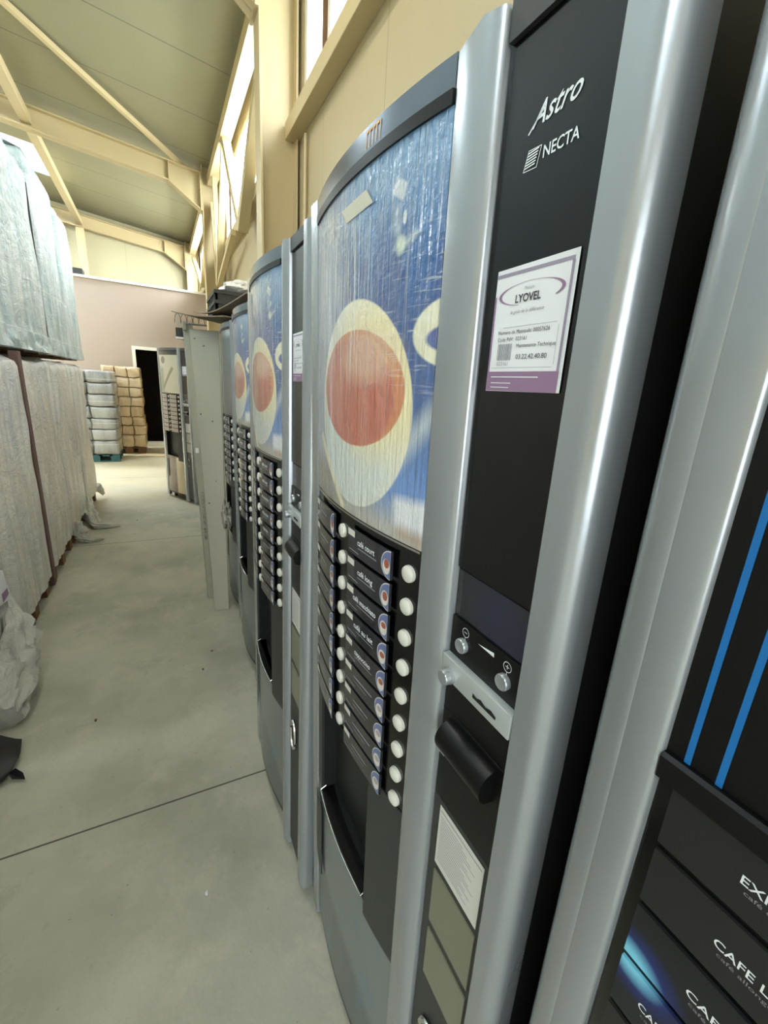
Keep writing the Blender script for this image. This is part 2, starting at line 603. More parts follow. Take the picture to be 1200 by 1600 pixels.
roofpiece(XL, SX0, Y0, Y1)
roofpiece(SX1, WALLX + 0.12, Y0, Y1)
ys = [Y0] + [v for ab in SKY for v in ab] + [Y1]
for i in range(0, len(ys), 2):
    roofpiece(SX0, SX1, ys[i], ys[i + 1])
struct(mb.build('ceiling'))
for i, (a, b) in enumerate(SKY):
    mb = MB()
    roofpiece(SX0, SX1, a, b, 'rooflight', 0.02)
    struct(mb.build('window_%d' % (10 + i)))

# pink partition with the dark doorway, and the dark room behind
PY = 10.3
DX0, DX1, DZ = -0.37, 0.5, 1.93
mb = MB()
mb.box((XL, PY, 0), (DX0, PY + 0.1, 3.1), 'pink_plaster')
mb.box((DX1, PY, 0), (WALLX, PY + 0.1, 3.1), 'pink_plaster')
mb.box((DX0, PY, DZ), (DX1, PY + 0.1, 3.1), 'pink_plaster')
struct(mb.build('wall_partition'))
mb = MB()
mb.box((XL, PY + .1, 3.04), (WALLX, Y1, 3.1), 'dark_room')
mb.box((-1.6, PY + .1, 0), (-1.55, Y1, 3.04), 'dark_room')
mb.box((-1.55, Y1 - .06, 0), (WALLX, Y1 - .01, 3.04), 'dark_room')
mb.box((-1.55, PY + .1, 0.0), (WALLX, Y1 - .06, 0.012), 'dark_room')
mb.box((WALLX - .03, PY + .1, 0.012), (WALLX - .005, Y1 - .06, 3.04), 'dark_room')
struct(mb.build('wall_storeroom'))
struct(MB().box((XL, PY - 0.03, 3.1), (WALLX, PY + 0.13, 3.14), 'white_paint').build('trim_1'))
mb = MB()
mb.box((DX0 - 0.06, PY - 0.03, 0), (DX0, PY + 0.11, DZ + 0.06), 'white_paint')
mb.box((DX0, PY - 0.03, DZ), (DX1 + .06, PY + 0.11, DZ + 0.06), 'white_paint')
mb.box((DX1, PY - 0.03, 0), (DX1 + 0.06, PY + 0.11, DZ), 'white_paint')
mb.box((DX0, PY - 0.04, 0), (DX1, PY + 0.11, 0.1), 'white_paint')
struct(mb.build('door_1'))
# grey box left standing on the partition under the gable post
MBb = MB().cbox((-1.42, PY + 0.02, 3.14), (-1.1, PY + 0.32, 3.25), 'dark_grey', .005)
tag(MBb.build('cable_box'), 'small dark grey box on top of the pink partition wall', 'box')

# sill beam and windows of the right wall
for i, (a, b) in enumerate(BAYS):
    mb = MB()
    mb.box((WALLX - 0.10, a - 0.06 if i else a, 3.178), (WALLX, b + 0.10, 3.285), 'cream_steel')
    struct(mb.build('trim_%d' % (i + 2), bevel=0.004))
    mb = MB()
    fx0, fx1 = WALLX + 0.01, WALLX + 0.07
    z0_, z1_ = 3.31, 4.22
    mb.box((fx0, a, 3.18), (fx1, b, z0_ + 0.03), 'white_paint')
    mb.box((fx0, a, z1_ - .05), (fx1, b, z1_), 'white_paint')
    n = max(2, round((b - a) / 1.25))
    for k in range(n + 1):
        yy = a + (b - a) * k / n
        wd = 0.03
        c = min(max(yy, a + wd), b - wd)
        mb.box((fx0, c - wd, z0_ + .03), (fx1, c + wd, z1_ - .05), 'white_paint')
        if k == n:
            mb.box((fx0 - .005, c - .45, z0_ + .03), (fx1, c - .37, z1_ - .05), 'brown_wood')
            mb.box((fx0, c - .50, z0_ + .03), (fx1, c - .45, z1_ - .05), 'white_paint')
    fr = mb.build('window_%d' % (i + 1))
    struct(fr)
    struct(MB().box((WALLX + 0.035, a + .01, z0_ + .02), (WALLX + 0.042, b - .01, z1_ - .04), 'window_glass').build('pane', fr))


# ---------------------------------------------------------------- steel frame
def ibeam_col(y):
    mb = MB()
    zt = roofz(0.88) - .02
    mb.box((0.76, y - 0.09, 0), (0.774, y + 0.09, zt), 'cream_steel')
    mb.box((0.774, y - 0.005, 0), (1.016, y + 0.005, zt), 'cream_steel')
    mb.box((1.016, y - 0.09, 0), (1.03, y + 0.09, zt), 'cream_steel')
    o = mb.build('steel_column')
    return o


FR = [-0.4, 3.75, 7.85, 12.05]
FRL = ['behind the camera', 'rising behind the cup-print machines', 'in the middle by the crate', 'in the far corner']
for y_, l in zip(FR, FRL):
    o = ibeam_col(y_)
    tag(o, 'cream steel column against the right wall, ' + l, 'column', 'cream steel frame columns')


def rafter(y):
    """I section following the roof slope, haunched at the column"""
    mb = MB()
    xe, xs = 0.76, -6.9
    d = 0.25
    def rz(x): return roofz(x) - 0.13
    mb.prism([(xs, rz(xs) - d), (0.32, rz(0.32) - d), (0.76, rz(0.76) - d - 0.24), (xe, rz(xe)), (xs, rz(xs))], y - 0.005, y + 0.005, 'cream_steel', axis='y')
    for lo, hi in ((0, .014), (d - .014, d)):
        mb.prism([(xs, rz(xs) - hi), (0.32 if lo else xe, rz(0.32 if lo else xe) - hi), (0.32 if lo else xe, rz(0.32 if lo else xe) - lo), (xs, rz(xs) - lo)], y - 0.08, y + 0.08, 'cream_steel', axis='y')
    a, b = (0.32, rz(.32) - d), (0.76, rz(.76) - d - .24)
    mb.prism([a, b, (b[0], b[1] + .016), (a[0], a[1] + .016)], y - 0.08, y + 0.08, 'cream_steel', axis='y')
    mb.box((0.33, y - .075, rz(.33) - d + .014), (0.34, y + .075, rz(.33) - .014), 'cream_steel')
    mb.box((0.735, y - .1, rz(.75) - d - .24), (0.757, y + .1, rz(.75)), 'cream_steel')
    for k in range(6):       # bolt heads of the end plate
        for s_ in (-1, 1):
            mb.lathe((0.735, y + s_ * .055, rz(.7) - .06 - k * .08), (-1, 0, 0), [(.014, 0), (.014, .012)], 'cream_steel', 6)
    return mb.build('rafter')


for y_, l in zip(FR, ['over the camera', 'crossing above the near machines', 'crossing under the ceiling before the skylight', 'along the far gable wall']):
    tag(rafter(y_), 'cream steel roof beam ' + l, 'beam', 'cream roof rafters')
# long tie running from frame to frame
for k in range(3):
    xa = -1.24
    mb = MB().box((xa - .055, FR[k] + .006, roofz(xa) - .33), (xa + .055, FR[k + 1] - .006, roofz(xa) - .22), 'cream_steel')
    o = mb.build('roof_tie', bevel=.004)
    tag(o, ['square roof tie over the near bay', 'square roof tie left of the long diagonal brace', 'square roof tie in front of the bright skylight'][k], 'beam', 'roof ties')


def bar(a, b, wdt, name='roof_brace'):
    """square section between two points"""
    a, b = Vector(a), Vector(b)
    d = (b - a).normalized()
    s1 = d.cross(Vector((0, 0, 1))).normalized()
    s2 = s1.cross(d)
    h = wdt / 2
    q = [(-h, -h), (h, -h), (h, h), (-h, h)]
    vs = [a + s1 * i + s2 * j for i, j in q] + [b + s1 * i + s2 * j for i, j in q]
    return MB().add(vs, [(0, 1, 2, 3), (7, 6, 5, 4), (0, 4, 5, 1), (1, 5, 6, 2), (2, 6, 7, 3), (3, 7, 4, 0)], 'cream_steel').build(name)


DA, DB = Vector((-2.28, 4.62, 4.83)), Vector((.72, 8.1, 4.35))
tag(bar(DA, DB, 0.05), 'thin diagonal brace crossing the underside of the ceiling', 'brace')
# side bracing lattice between the columns at window height
BX = 0.9
def latt(pts, lab):
    mb = MB()
    for a, b, wd in pts:
        a, b = Vector((BX, a[0], a[1])), Vector((BX, b[0], b[1]))
        d = (b - a).normalized()
        s1 = Vector((1, 0, 0))
        s2 = s1.cross(d)
        h = wd / 2
        q = [(-h, -h), (h, -h), (h, h), (-h, h)]
        vs = [a + s1 * i + s2 * j for i, j in q] + [b + s1 * i + s2 * j for i, j in q]
        mb.add(vs, [(0, 1, 2, 3), (7, 6, 5, 4), (0, 4, 5, 1), (1, 5, 6, 2), (2, 6, 7, 3), (3, 7, 4, 0)], 'cream_steel')
    tag(mb.build('lattice_brace'), lab, 'brace', 'lattice bracing at the windows')


latt([((3.85, 4.24), (7.76, 4.24), .13), ((7.4, 2.8), (8.2 - .45, 3.95), .07), ((7.4, 2.8), (6.35, 4.18), .08), ((6.3, 4.18), (5.3, 3.0), .09), ((7.4, 2.8), (5.9, 3.12), .06), ((5.3, 3.0), (3.9, 4.1), .1), ((7.38, 2.80), (7.44, 4.2), .06)],
     'cream lattice bracing of crossed bars in front of the middle windows')
latt([((7.95, 4.24), (11.95, 4.24), .13), ((8.1, 4.1), (9.9, 3.2), .07), ((11.8, 4.1), (9.9, 3.2), .07)],
     'cream bracing bars before the far window')
# added tube lamps above the aisle, out of view, brightening its lower part
for k, (ly, lp) in enumerate(((2.3, 15), (-1.5, 7))):
    t = thing('ceiling_lamp', ['tube lamp hanging above the aisle between pallets and machines', 'tube lamp hanging above the aisle behind the camera'][k], 'lamp', (-.25, ly, 4.2))
    MB().prism([(-.07, 0), (.07, 0), (.04, .06), (-.04, .06)], -.62, .62, 'white_paint', axis='y').build('lamp_housing', t)
    MB().tube([(0, -.4, .06), (0, -.4, roofz(-.25) - 4.2)], .004, 'cable', 6).build('suspension_wire', t)
    MB().tube([(0, .4, .06), (0, .4, roofz(-.25) - 4.2)], .004, 'cable', 6).build('suspension_wire', t)
    MB().tube([(-.03, -.6, -.02), (-.03, .6, -.02)], .013, 'lamp_tube', 10).tube([(.03, -.6, -.02), (.03, .6, -.02)], .013, 'lamp_tube', 10).build('lamp_tube', t)
    l = area('lamp_light', (-.25, ly, 4.15), (0, 0, 0), .12, 1.2, lp, (1.0, .97, .9))
# thin pipe down the right wall beside the column
tag(MB().tube([(1.03, 3.47, 0.02), (1.03, 3.47, 3.14)], 0.012, 'cream_steel').build('conduit_pipe'),
    'thin cream conduit running up the right wall beside the column', 'pipe')
mb = MB()
mb.box((-1.3, 11.9, 3.1), (-1.16, 12.02, roofz(-1.2) - .4), 'cream_steel')
tag(mb.build('gable_post'), 'cream post standing on the partition against the gable', 'post')


# ---------------------------------------------------------------- vending machines
def vb(u):      # plan curve of the bulged door
    return -0.0192 + 0.5185 * (u - 0.247) ** 2


HT = 1.7725


def arc_pts(cx, cy, r, a0, a1, n):
    return [(cx + r * math.cos(a0 + (a1 - a0) * i / n), cy + r * math.sin(a0 + (a1 - a0) * i / n)) for i in range(n + 1)]


def curved(u0, u1, w0, w1, off, th, m, n=18, smooth=True):
    mb = MB()
    us = [u0 + (u1 - u0) * i / n for i in range(n + 1)]
    mb.sheet(n, 1, lambda a, b: (u0 + (u1 - u0) * a, vb(u0 + (u1 - u0) * a) + off, w0 + (w1 - w0) * b), m, (0, th, 0), smooth)
    return mb


def on_curve(off):
    return lambda x, z: (x, vb(x) - off, z)


NAMES_R = ['café court', 'café long', 'café macchiato', 'café au lait', 'cappuccino', None, None, None, None]


def drink_label(u0, u1, wz, h, parent, name, base='label_dark', cup=True, side='R', k=0):
    mb = MB()
    n = 6
    mb.sheet(n, 1, lambda a, b: (u0 + (u1 - u0) * a, vb(u0 + (u1 - u0) * a) - .0035, wz + h * b), base, (0, .003, 0))
    f = on_curve(.0040)
    def rect(a, b, c, d, m):
        mb.add([f(a, c), f(b, c), f(b, d), f(a, d)], [(0, 1, 2, 3)], m)
    rect(u0 + .0025, u0 + .0265, wz + h - .0125, wz + h - .002, 'cup_cream')
    if name:
        mb.text(name, 'print_white', u0 + .062 - .0026 * len(name), wz + h * .50, .0130, f, width=.0050 * len(name), bold=.0001)
        rect(u0 + .038, u0 + .092, wz + h * .36, wz + h * .36 + .0013, 'ink_grey')
    else:
        rect(u0 + .036, u0 + .036 + .05 + .009 * (k % 2), wz + h * .56, wz + h * .56 + .0025, 'ink_grey')
        rect(u0 + .036, u0 + .080, wz + h * .38, wz + h * .38 + .0011, 'ink_grey')
    rect(u0 + .008, u0 + .04, wz + .006, wz + .0075, 'ink_grey')
    # cup vignette, cut by the right edge
    R_ = .021
    cx, cz = u1 - .001, wz + h / 2
    def halfell(rx, rz, m, dx=0, dz=0, o=.0042):
        g = on_curve(o)
        pts = [(cx + dx, cz + dz - rz)] + [(cx + dx + rx * math.cos(t), cz + dz + rz * math.sin(t)) for t in [math.pi * 1.5 - math.pi * i / 12 for i in range(1, 12)]] + [(cx + dx, cz + dz + rz)]
        mb.add([g(a, b) for a, b in pts], [list(range(len(pts)))], m)
    if cup:
        halfell(.022, .0215, 'cup_cream', o=.0042)
        halfell(.0205, .020, 'cup_blue', o=.0045)
        def fullell(dx, dz, rx, rz, m, o):
            g = on_curve(o)
            mb.add([g(cx + dx + rx * math.cos(2 * math.pi * i / 18), cz + dz + rz * math.sin(2 * math.pi * i / 18)) for i in range(18)], [list(range(18))], m)
        fullell(-.0085, -.0035, .0085, .0115, 'cup_cream', .0048)
        fullell(-.0078, -.0005 if k % 2 else .001, .0058, .0068 if k < 2 else .005, 'cup_red' if k < 5 else 'label_pale', .0051)
    return mb.build('drink_label', parent)


def machine(loc, rotz, lean, label, group, print_='cup_print', pale=False, logo=True, sticker=True, rows=9, lower='lower_print'):
    t = thing('vending_machine', label, 'vending machine', loc, (lean, 0, rotz), group)
    # carcass and feet
    mb = MB()
    mb.cbox((0.006, 0.03, 0.05), (0.654, 0.62, HT - .012), 'body_grey', .006)
    for a in (.05, .58):
        for b in (.08, .55):
            mb.lathe((a + .015, b, 0.0 if lean == 0 else (-.0 - b * lean + .001)), (0, 0, 1), [(.02, 0), (.02, .052 + (b * lean if lean else 0))], 'black_satin', 10)
    mb.build('body', t)
    # posts
    pl = arc_pts(.018, .016, .016, math.pi, math.pi * 1.5, 8) + [(.050, .0), (.053, .003), (.053, .035), (.002, .035)]
    MB().prism(pl, .02, HT, 'silver', True).build('left_post', t)
    pr = [(.607 + .0155, .03), (.6225, .0015), (.624, 0), (.641, 0)] + arc_pts(.641, .019, .019, -math.pi / 2, 0, 12)[1:] + [(.660, .036), (.652, .036), (.652, .03)]
    MB().prism(pr, .02, HT - .002, 'silver', False).build('right_post', t)
    mu = [(.4435, .02), (.4435, .003), (.4455, .0005), (.4885, -.0065), (.5055, .0005), (.5075, .004), (.5075, .03), (.4435, .03)]
    MB().prism(mu, .02, HT - .002, 'silver', False).build('mullion', t)
    # top trim of the bulged door
    o = curved(.055, .443, 1.744, HT, .0, .03, 'trim_chrome')
    if logo:
        f = on_curve(.0008)
        for k in range(5):  # orange reflection on the trim, painted as slanted marks
            a = .285 + k * .0085
            o.add([f(a, 1.7495), f(a + .0016, 1.7495), f(a + .0036, 1.768), f(a + .002, 1.768)], [(0, 1, 2, 3)], 'amber')
            if k < 4:
                o.add([f(a + .003, 1.765), f(a + .0085, 1.7655), f(a + .0085, 1.768), f(a + .003, 1.768)], [(0, 1, 2, 3)], 'amber')
    o.build('top_trim', t)
    MB().box((.511, .004, 1.7435), (.6225, .03, HT - .002), 'dark_grey').build('strip_cap', t)
    curved(.055, .443, 1.7325, 1.745, -.0025, .03, 'black_satin').build('seal', t)
    # printed panel with rounded far top corner
    mb = MB()
    def gp(a, b):
        u = .0585 + (.443 - .0585) * a
        top = 1.733
        return (u, vb(u) + .0005, 1.279 + (top - 1.279) * b)
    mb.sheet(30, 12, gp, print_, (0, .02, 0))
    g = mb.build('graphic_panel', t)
    if logo:     # strip of tape near the top left of the print
        f = on_curve(.001)
        MB().add([f(.2109, 1.7054), f(.2918, 1.7077), f(.3106, 1.6887), f(.2319, 1.6863)], [(0, 1, 2, 3)], 'tape').build('tape_strip', g)
    # selection panel
    mb = curved(.0565, .4435, .842, 1.279, .004, .03, 'black_gloss')
    f = on_curve(.0015)
    for (wa, wb, m) in ((1.2755, 1.2785, 'chrome'),):
        us = [.0565 + .387 * i / 20 for i in range(21)]
        mb.add([f(a, wa) for a in us] + [f(a, wb) for a in us], [(i, i + 1, 22 + i, 21 + i) for i in range(20)], m, True)
    sp = mb.build('selection_panel', t)
    base = 'label_pale' if pale else 'label_dark'
    pitch = .0481
    for r in range(rows):
        wz = 1.2190 - r * pitch
        drink_label(.075, .2045, wz, .0415, sp, None, base, not pale, 'L', r)
        drink_label(.2655, .3925, wz, .0415, sp, NAMES_R[r] if (not pale and r < 5) else None, base, not pale, 'R', r)
        for u, dz in ((.2300, .0205), (.4210, .0205)):
            c = Vector((u, vb(u) + .004, wz + dz))
            d = Vector((2 * .5185 * (u - .247), -1, 0)).normalized()
            MB().lathe(c, d, [(.0120, -.003), (.0120, .0025), (.0114, .0045), (.0085, .0062), (.0045, .0072), (.0006, .0075)], 'button_white', 20).build('selection_button', sp)
    # dispensing area
    mb = MB()
    mb.add([(a, vb(a) + .003, b) for a, b in ((.0565, .842), (.11, .842), (.11, .50), (.0565, .50))], [(0, 1, 2, 3)], 'dark_grey')
    dz0, dz1, du0, du1 = .535, .838, .100, .352
    def fr(u0, u1, w0, w1, m, n=8, off=.002, th=.03):
        mb.sheet(n, 1, lambda a, b: (u0 + (u1 - u0) * a, vb(u0 + (u1 - u0) * a) + off, w0 + (w1 - w0) * b), m, (0, th, 0))
    mb = MB()
    fr(.0565, du0, .527, .842, 'dark_grey')
    fr(du1, .4435, .492, .842, 'dark_grey')
    fr(du0, du1, dz1, .842, 'black_satin')
    fr(du0, du1, .527, dz0, 'black_satin')
    df = mb.build('dispenser_frame', t)
    mb = MB()      # recessed niche
    mb.add([(du0, .0, dz0), (du1, .0, dz0), (du1, .0, dz1), (du0, .0, dz1), (du0 + .01, .14, dz0), (du1 - .01, .14, dz0), (du1 - .01, .14, dz1), (du0 + .01, .14, dz1)],
           [(0, 1, 5, 4), (1, 2, 6, 5), (2, 3, 7, 6), (3, 0, 4, 7), (4, 5, 6, 7)], 'black_hole')
    mb.build('dispenser_niche', df)
    path = [(du0 + .004, vb(du0) + .012, dz0 + .008)] + [(u, vb(u) - .001, dz0 + .002) for u in [du0 + .004 + (du1 - du0 - .008) * i / 12 for i in range(13)]] + [(du1 - .004, vb(du1) + .012, dz0 + .012)]
    MB().tube(path, .0016, 'chrome', 8).build('chrome_lip', df)
    # lower panel with notch for hinge plate
    mb = curved(.0565, .4435, .09, .529, .003, .026, lower)
    lp = mb.build('lower_panel', t)
    curved(.0565, .1195, .276, .49, -.003, .002, 'dark_grey', 6).build('hinge_plate', lp)
    curved(.0565, .4435, .072, .09, .004, .03, 'black_satin').build('kick_strip', lp)
    # payment strip
    mb = MB()
    mb.box((.5095, .0085, 1.286), (.6225, .03, 1.7435), 'glass_satin')
    pay = MB()
    pay.box((.5075, .012, .05), (.6225, .03, 1.7435), 'black_hole')
    ps = pay.build('payment_strip', t)
    f = lambda x_, z_: (x_, .0079, z_)
    if logo:
        mb.text('Astro', 'print_white', .5445, 1.6735, .0215, f, shear=.55, width=.047, bold=.0002, rot=.06)
        mb.add([f(a, b) for a, b in ((.541, 1.6715), (.5425, 1.671), (.557, 1.684), (.555, 1.6845))], [(0, 1, 2, 3)], 'print_white')
        mb.text('NECTA', 'print_white', .5605, 1.6497, .0118, f, width=.0335, bold=.00015)
        # square outline mark filled with slanting strokes
        q = [(.5405, 1.6462), (.5550, 1.6455), (.5582, 1.6594), (.5445, 1.6600)]
        for i in range(4):
            a, b = q[i], q[(i + 1) % 4]
            nx, nz = -(b[1] - a[1]), b[0] - a[0]
            L = math.hypot(nx, nz)
            nx, nz = nx / L * .0005, nz / L * .0005
            mb.add([f(*a), f(*b), f(b[0] + nx, b[1] + nz), f(a[0] + nx, a[1] + nz)], [(0, 1, 2, 3)], 'print_white')
        for i in range(6):
            zz = 1.648 + i * .0019
            mb.add([f(.5418 + i * .0005, zz), f(.5525 + i * .0006, zz + .0006), f(.5525 + i * .0006, zz + .0015), f(.5418 + i * .0005, zz + .0009)], [(0, 1, 2, 3)], 'print_white')
    mb.build('upper_glass', ps)
    mb = MB()
    mb.box((.5095, .011, 1.2265), (.6225, .025, 1.2825), 'lcd')
    mb.build('display_window', ps)
    mb = MB()
    mb.box((.5095, .0085, 1.176), (.6225, .025, 1.2258), 'black_satin')
    f = lambda x_, z_: (x_, .0080, z_)
    mb.add([f(.5555, 1.2142), f(.5812, 1.2135), f(.5807, 1.2182)], [(0, 1, 2)], 'print_white')
    for cx, cz, plus in ((.5345, 1.2150, False), (.6005, 1.2150, True)):
        n = 20
        ring = [(cx + r_ * math.cos(2 * math.pi * i / n), cz + r_ * math.sin(2 * math.pi * i / n)) for r_ in (.0056, .0050) for i in range(n)]
        mb.add([f(*q) for q in ring], [(i, (i + 1) % n, n + (i + 1) % n, n + i) for i in range(n)], 'print_white')
        mb.add([f(a, b) for a, b in ((cx - .0025, cz - .0004), (cx + .0025, cz - .0004), (cx + .0025, cz + .0004), (cx - .0025, cz + .0004))], [(0, 1, 2, 3)], 'print_white')
        if plus:
            mb.add([f(a, b) for a, b in ((cx - .0004, cz - .0025), (cx + .0004, cz - .0025), (cx + .0004, cz + .0025), (cx - .0004, cz + .0025))], [(0, 1, 2, 3)], 'print_white')
        mb.add([f(a, b) for a, b in ((cx - .0003, cz - .0105), (cx + .0003, cz - .0105), (cx + .0003, cz - .0056), (cx - .0003, cz - .0056))], [(0, 1, 2, 3)], 'print_white')
    cp = mb.build('control_panel', ps)
    for cu in (.5320, .5990):
        MB().lathe((cu, .0085, 1.1975), (0, -1, 0), [(.0088, 0), (.0088, .0045), (.0078, .0058), (.0072, .0054), (.001, .0054)], 'silver', 24).build('adjust_button', cp)
    mb = MB()
    mb.cbox((.508, -.001, 1.1475), (.6224, .02, 1.1765), 'silver_light', .002)
    cb = mb.build('coin_bar', ps)
    mb = MB()
    mb.add([(a, -.0015, b) for a, b in ((.567, 1.1570), (.6035, 1.1570), (.6035, 1.1605), (.596, 1.163), (.588, 1.1607), (.580, 1.1635), (.574, 1.161), (.567, 1.1625))], [list(range(8))], 'black_hole')
    mb.build('coin_slot', cb)
    MB().lathe((.5255, -.001, 1.1555), (0, -1, 0), [(.0100, 0), (.0100, .003), (.0092, .0035), (.0092, .010), (.0084, .0112), (.0005, .0114)], 'silver', 26).build('reject_knob', cb)
    MB().box((.5095, .0085, .96), (.6225, .025, 1.1465), 'black_satin').box((.5095, .0080, 1.0970), (.6225, .0088, 1.0985), 'black_hole').build('cover_plate', ps)
    # hooded note reader
    prof = [(.0085, 1.0895)] + [(.0085 - .0215 * math.sin(a), 1.068 + .0215 * math.cos(a)) for a in [i * math.pi / 14 + .1 for i in range(0, 12)]] + [(.0085, 1.047)]
    mb = MB().prism([(a, b) for a, b in prof], .524, .606, 'black_satin', False, 'x')
    nr = mb.build('note_reader', ps)
    MB().box((.53, -.0120, 1.0585), (.543, -.0112, 1.0595), 'ink_grey').box((.515, .0075, 1.0425), (.59, .0085, 1.044), 'ink_grey').build('reader_marks', nr)
    MB().box((.5095, .0085, .05), (.6225, .025, .9595), 'dark_grey').build('lower_cover', ps)
    if True:
        mb = MB().box((.5245, .0072, .8515), (.6115, .0080, .952), 'note_paper')
        f = lambda x_, z_: (x_, .0070, z_)
        for i in range(17):
            zz = .936 - i * .0046
            l = .045 + .03 * ((i * 37) % 7) / 7
            mb.add([f(.529, zz), f(.529 + l, zz), f(.529 + l, zz + .0013), f(.529, zz + .0013)], [(0, 1, 2, 3)], 'ink_grey')
        mb.add([f(.527, .9445), f(.609, .9445), f(.609, .9465), f(.527, .9465)], [(0, 1, 2, 3)], 'ink_grey')
        mb.build('notice_sheet', ps)
    mb = MB()
    for a, b in ((.7375, .8390), (.6220, .7200)):
        mb.box((.5258, .0065, a), (.6125, .0085, b), 'olive')
    mb.build('olive_insert', ps)
    MB().tube([(.553 + .020 * math.cos(a), .004, .497 + .046 * math.sin(a)) for a in [2 * math.pi * i / 24 for i in range(24)]], .0045, 'chrome', 8, True).box((.548, .0055, .48), (.558, .0085, .514), 'black_hole').build('lock_ring', ps)
    if sticker:
        mb = MB()
        mb.add([(.5243, .0073, 1.4752), (.6117, .0073, 1.4758), (.6115, .0073, 1.5780), (.5247, .0073, 1.5770)], [(0, 1, 2, 3)], 'paper')
        def q(a, b, c, d, m, o=.0070):
            mb.add([(a, o, c), (b, o, c), (b, o, d), (a, o, d)], [(0, 1, 2, 3)], m)
        q(.5245, .6086, 1.4757, 1.4925, 'mauve')
        q(.5248, .6080, 1.5708, 1.5735, 'mauve_grey')
        q(.6058, .6083, 1.4925, 1.5708, 'mauve_grey')
        q(.5245, .5268, 1.4925, 1.5560, 'mauve')
        n = 40     # swelling oval swoosh, open at lower right
        ou, inn = [], []
        for i in range(n + 1):
            a = R(-38) + R(352 - 62) * i / n
            th = .0007 + .0028 * abs(math.cos(a)) ** 3
            ou.append((.5664 + .0365 * math.cos(a), .0068, 1.5548 + .0090 * math.sin(a)))
            inn.append((.5664 + (.0365 - th) * math.cos(a), .0068, 1.5548 + (.0090 - th * .35) * math.sin(a)))
        mb.add(ou + inn, [(i, i + 1, n + 2 + i, n + 1 + i) for i in range(n)], 'mauve')
        f = lambda x_, z_: (x_, .0067, z_)
        mb.text('LYOVEL', 'ink', .5508, 1.5484, .0088, f, width=.0285, bold=.0002)
        mb.text('Maison', 'ink_grey', .5595, 1.5575, .0036, f, shear=.4, width=.0115)
        mb.text('le goût de la différence', 'ink_grey', .5465, 1.5400, .0040, f, shear=.3, width=.0380)
        q(.540, .6000, 1.5292, 1.5295, 'ink_grey', .0068)
        q(.5295, .6000, 1.4955, 1.4958, 'ink_grey', .0068)
        q(.6018, .6021, 1.4975, 1.5270, 'ink_grey', .0068)
        mb.text('Numero de Matricule: 00057626', 'ink', .5345, 1.5238, .0045, f, width=.0590)
        mb.text('Code PdV:  023161', 'ink', .5345, 1.5180, .0045, f, width=.0350)
        mb.text('Maintenance Technique', 'ink', .5585, 1.5122, .0045, f, width=.0430)
        mb.text('03.22.42.40.80', 'ink', .5595, 1.5028, .0056, f, width=.0345)
        mb.text('023161', 'ink_grey', .5362, 1.4976, .0045, f, width=.0140)
        rnd = random.Random(3)
        xx = .5356
        while xx < .5528:
            wd = rnd.choice((.0004, .0004, .0008))
            q(xx, xx + wd, 1.5020, 1.5158, 'ink_grey', .0067)
            xx += wd + rnd.choice((.0004, .0006))
        q(.5305, .5880, 1.4874, 1.4882, 'paper', .0067)
        q(.5312, .5570, 1.4822, 1.4829, 'paper', .0067)
        q(.5312, .5550, 1.4784, 1.4791, 'paper', .0067)
        s_ = mb.build('service_sticker', ps, fix=False)
        child_label(s_, 'white paper sticker with an oval logo and mauve border')
    return t


GRP = 'tall silver vending machines along the right side'
TL = 0.020597964
th = math.atan2(-1, .0083)
xd = Vector((.0083, -.99997, 0))
Ud = Vector((-.020596, 0, .99979))
OA = Vector((.27, .6, 1.47)) - xd * .26 - Ud * 1.47
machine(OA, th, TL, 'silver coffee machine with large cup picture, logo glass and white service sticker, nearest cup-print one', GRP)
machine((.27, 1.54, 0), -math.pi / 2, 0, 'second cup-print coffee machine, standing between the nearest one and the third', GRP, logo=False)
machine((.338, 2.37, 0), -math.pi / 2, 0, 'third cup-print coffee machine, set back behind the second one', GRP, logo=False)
machine((.36, 3.037, 0), -math.pi / 2, 0, 'coffee machine with plain dark slate front beside the leaning grey door', GRP, print_='slate_print', logo=False, sticker=False, rows=8)
machine((0.0, 5.95, 0), R(-63.4), 0, 'far vending machine turned toward the camera, pale upper picture and pale buttons', GRP, print_='pale_print', pale=True, logo=False, lower='brown_print')


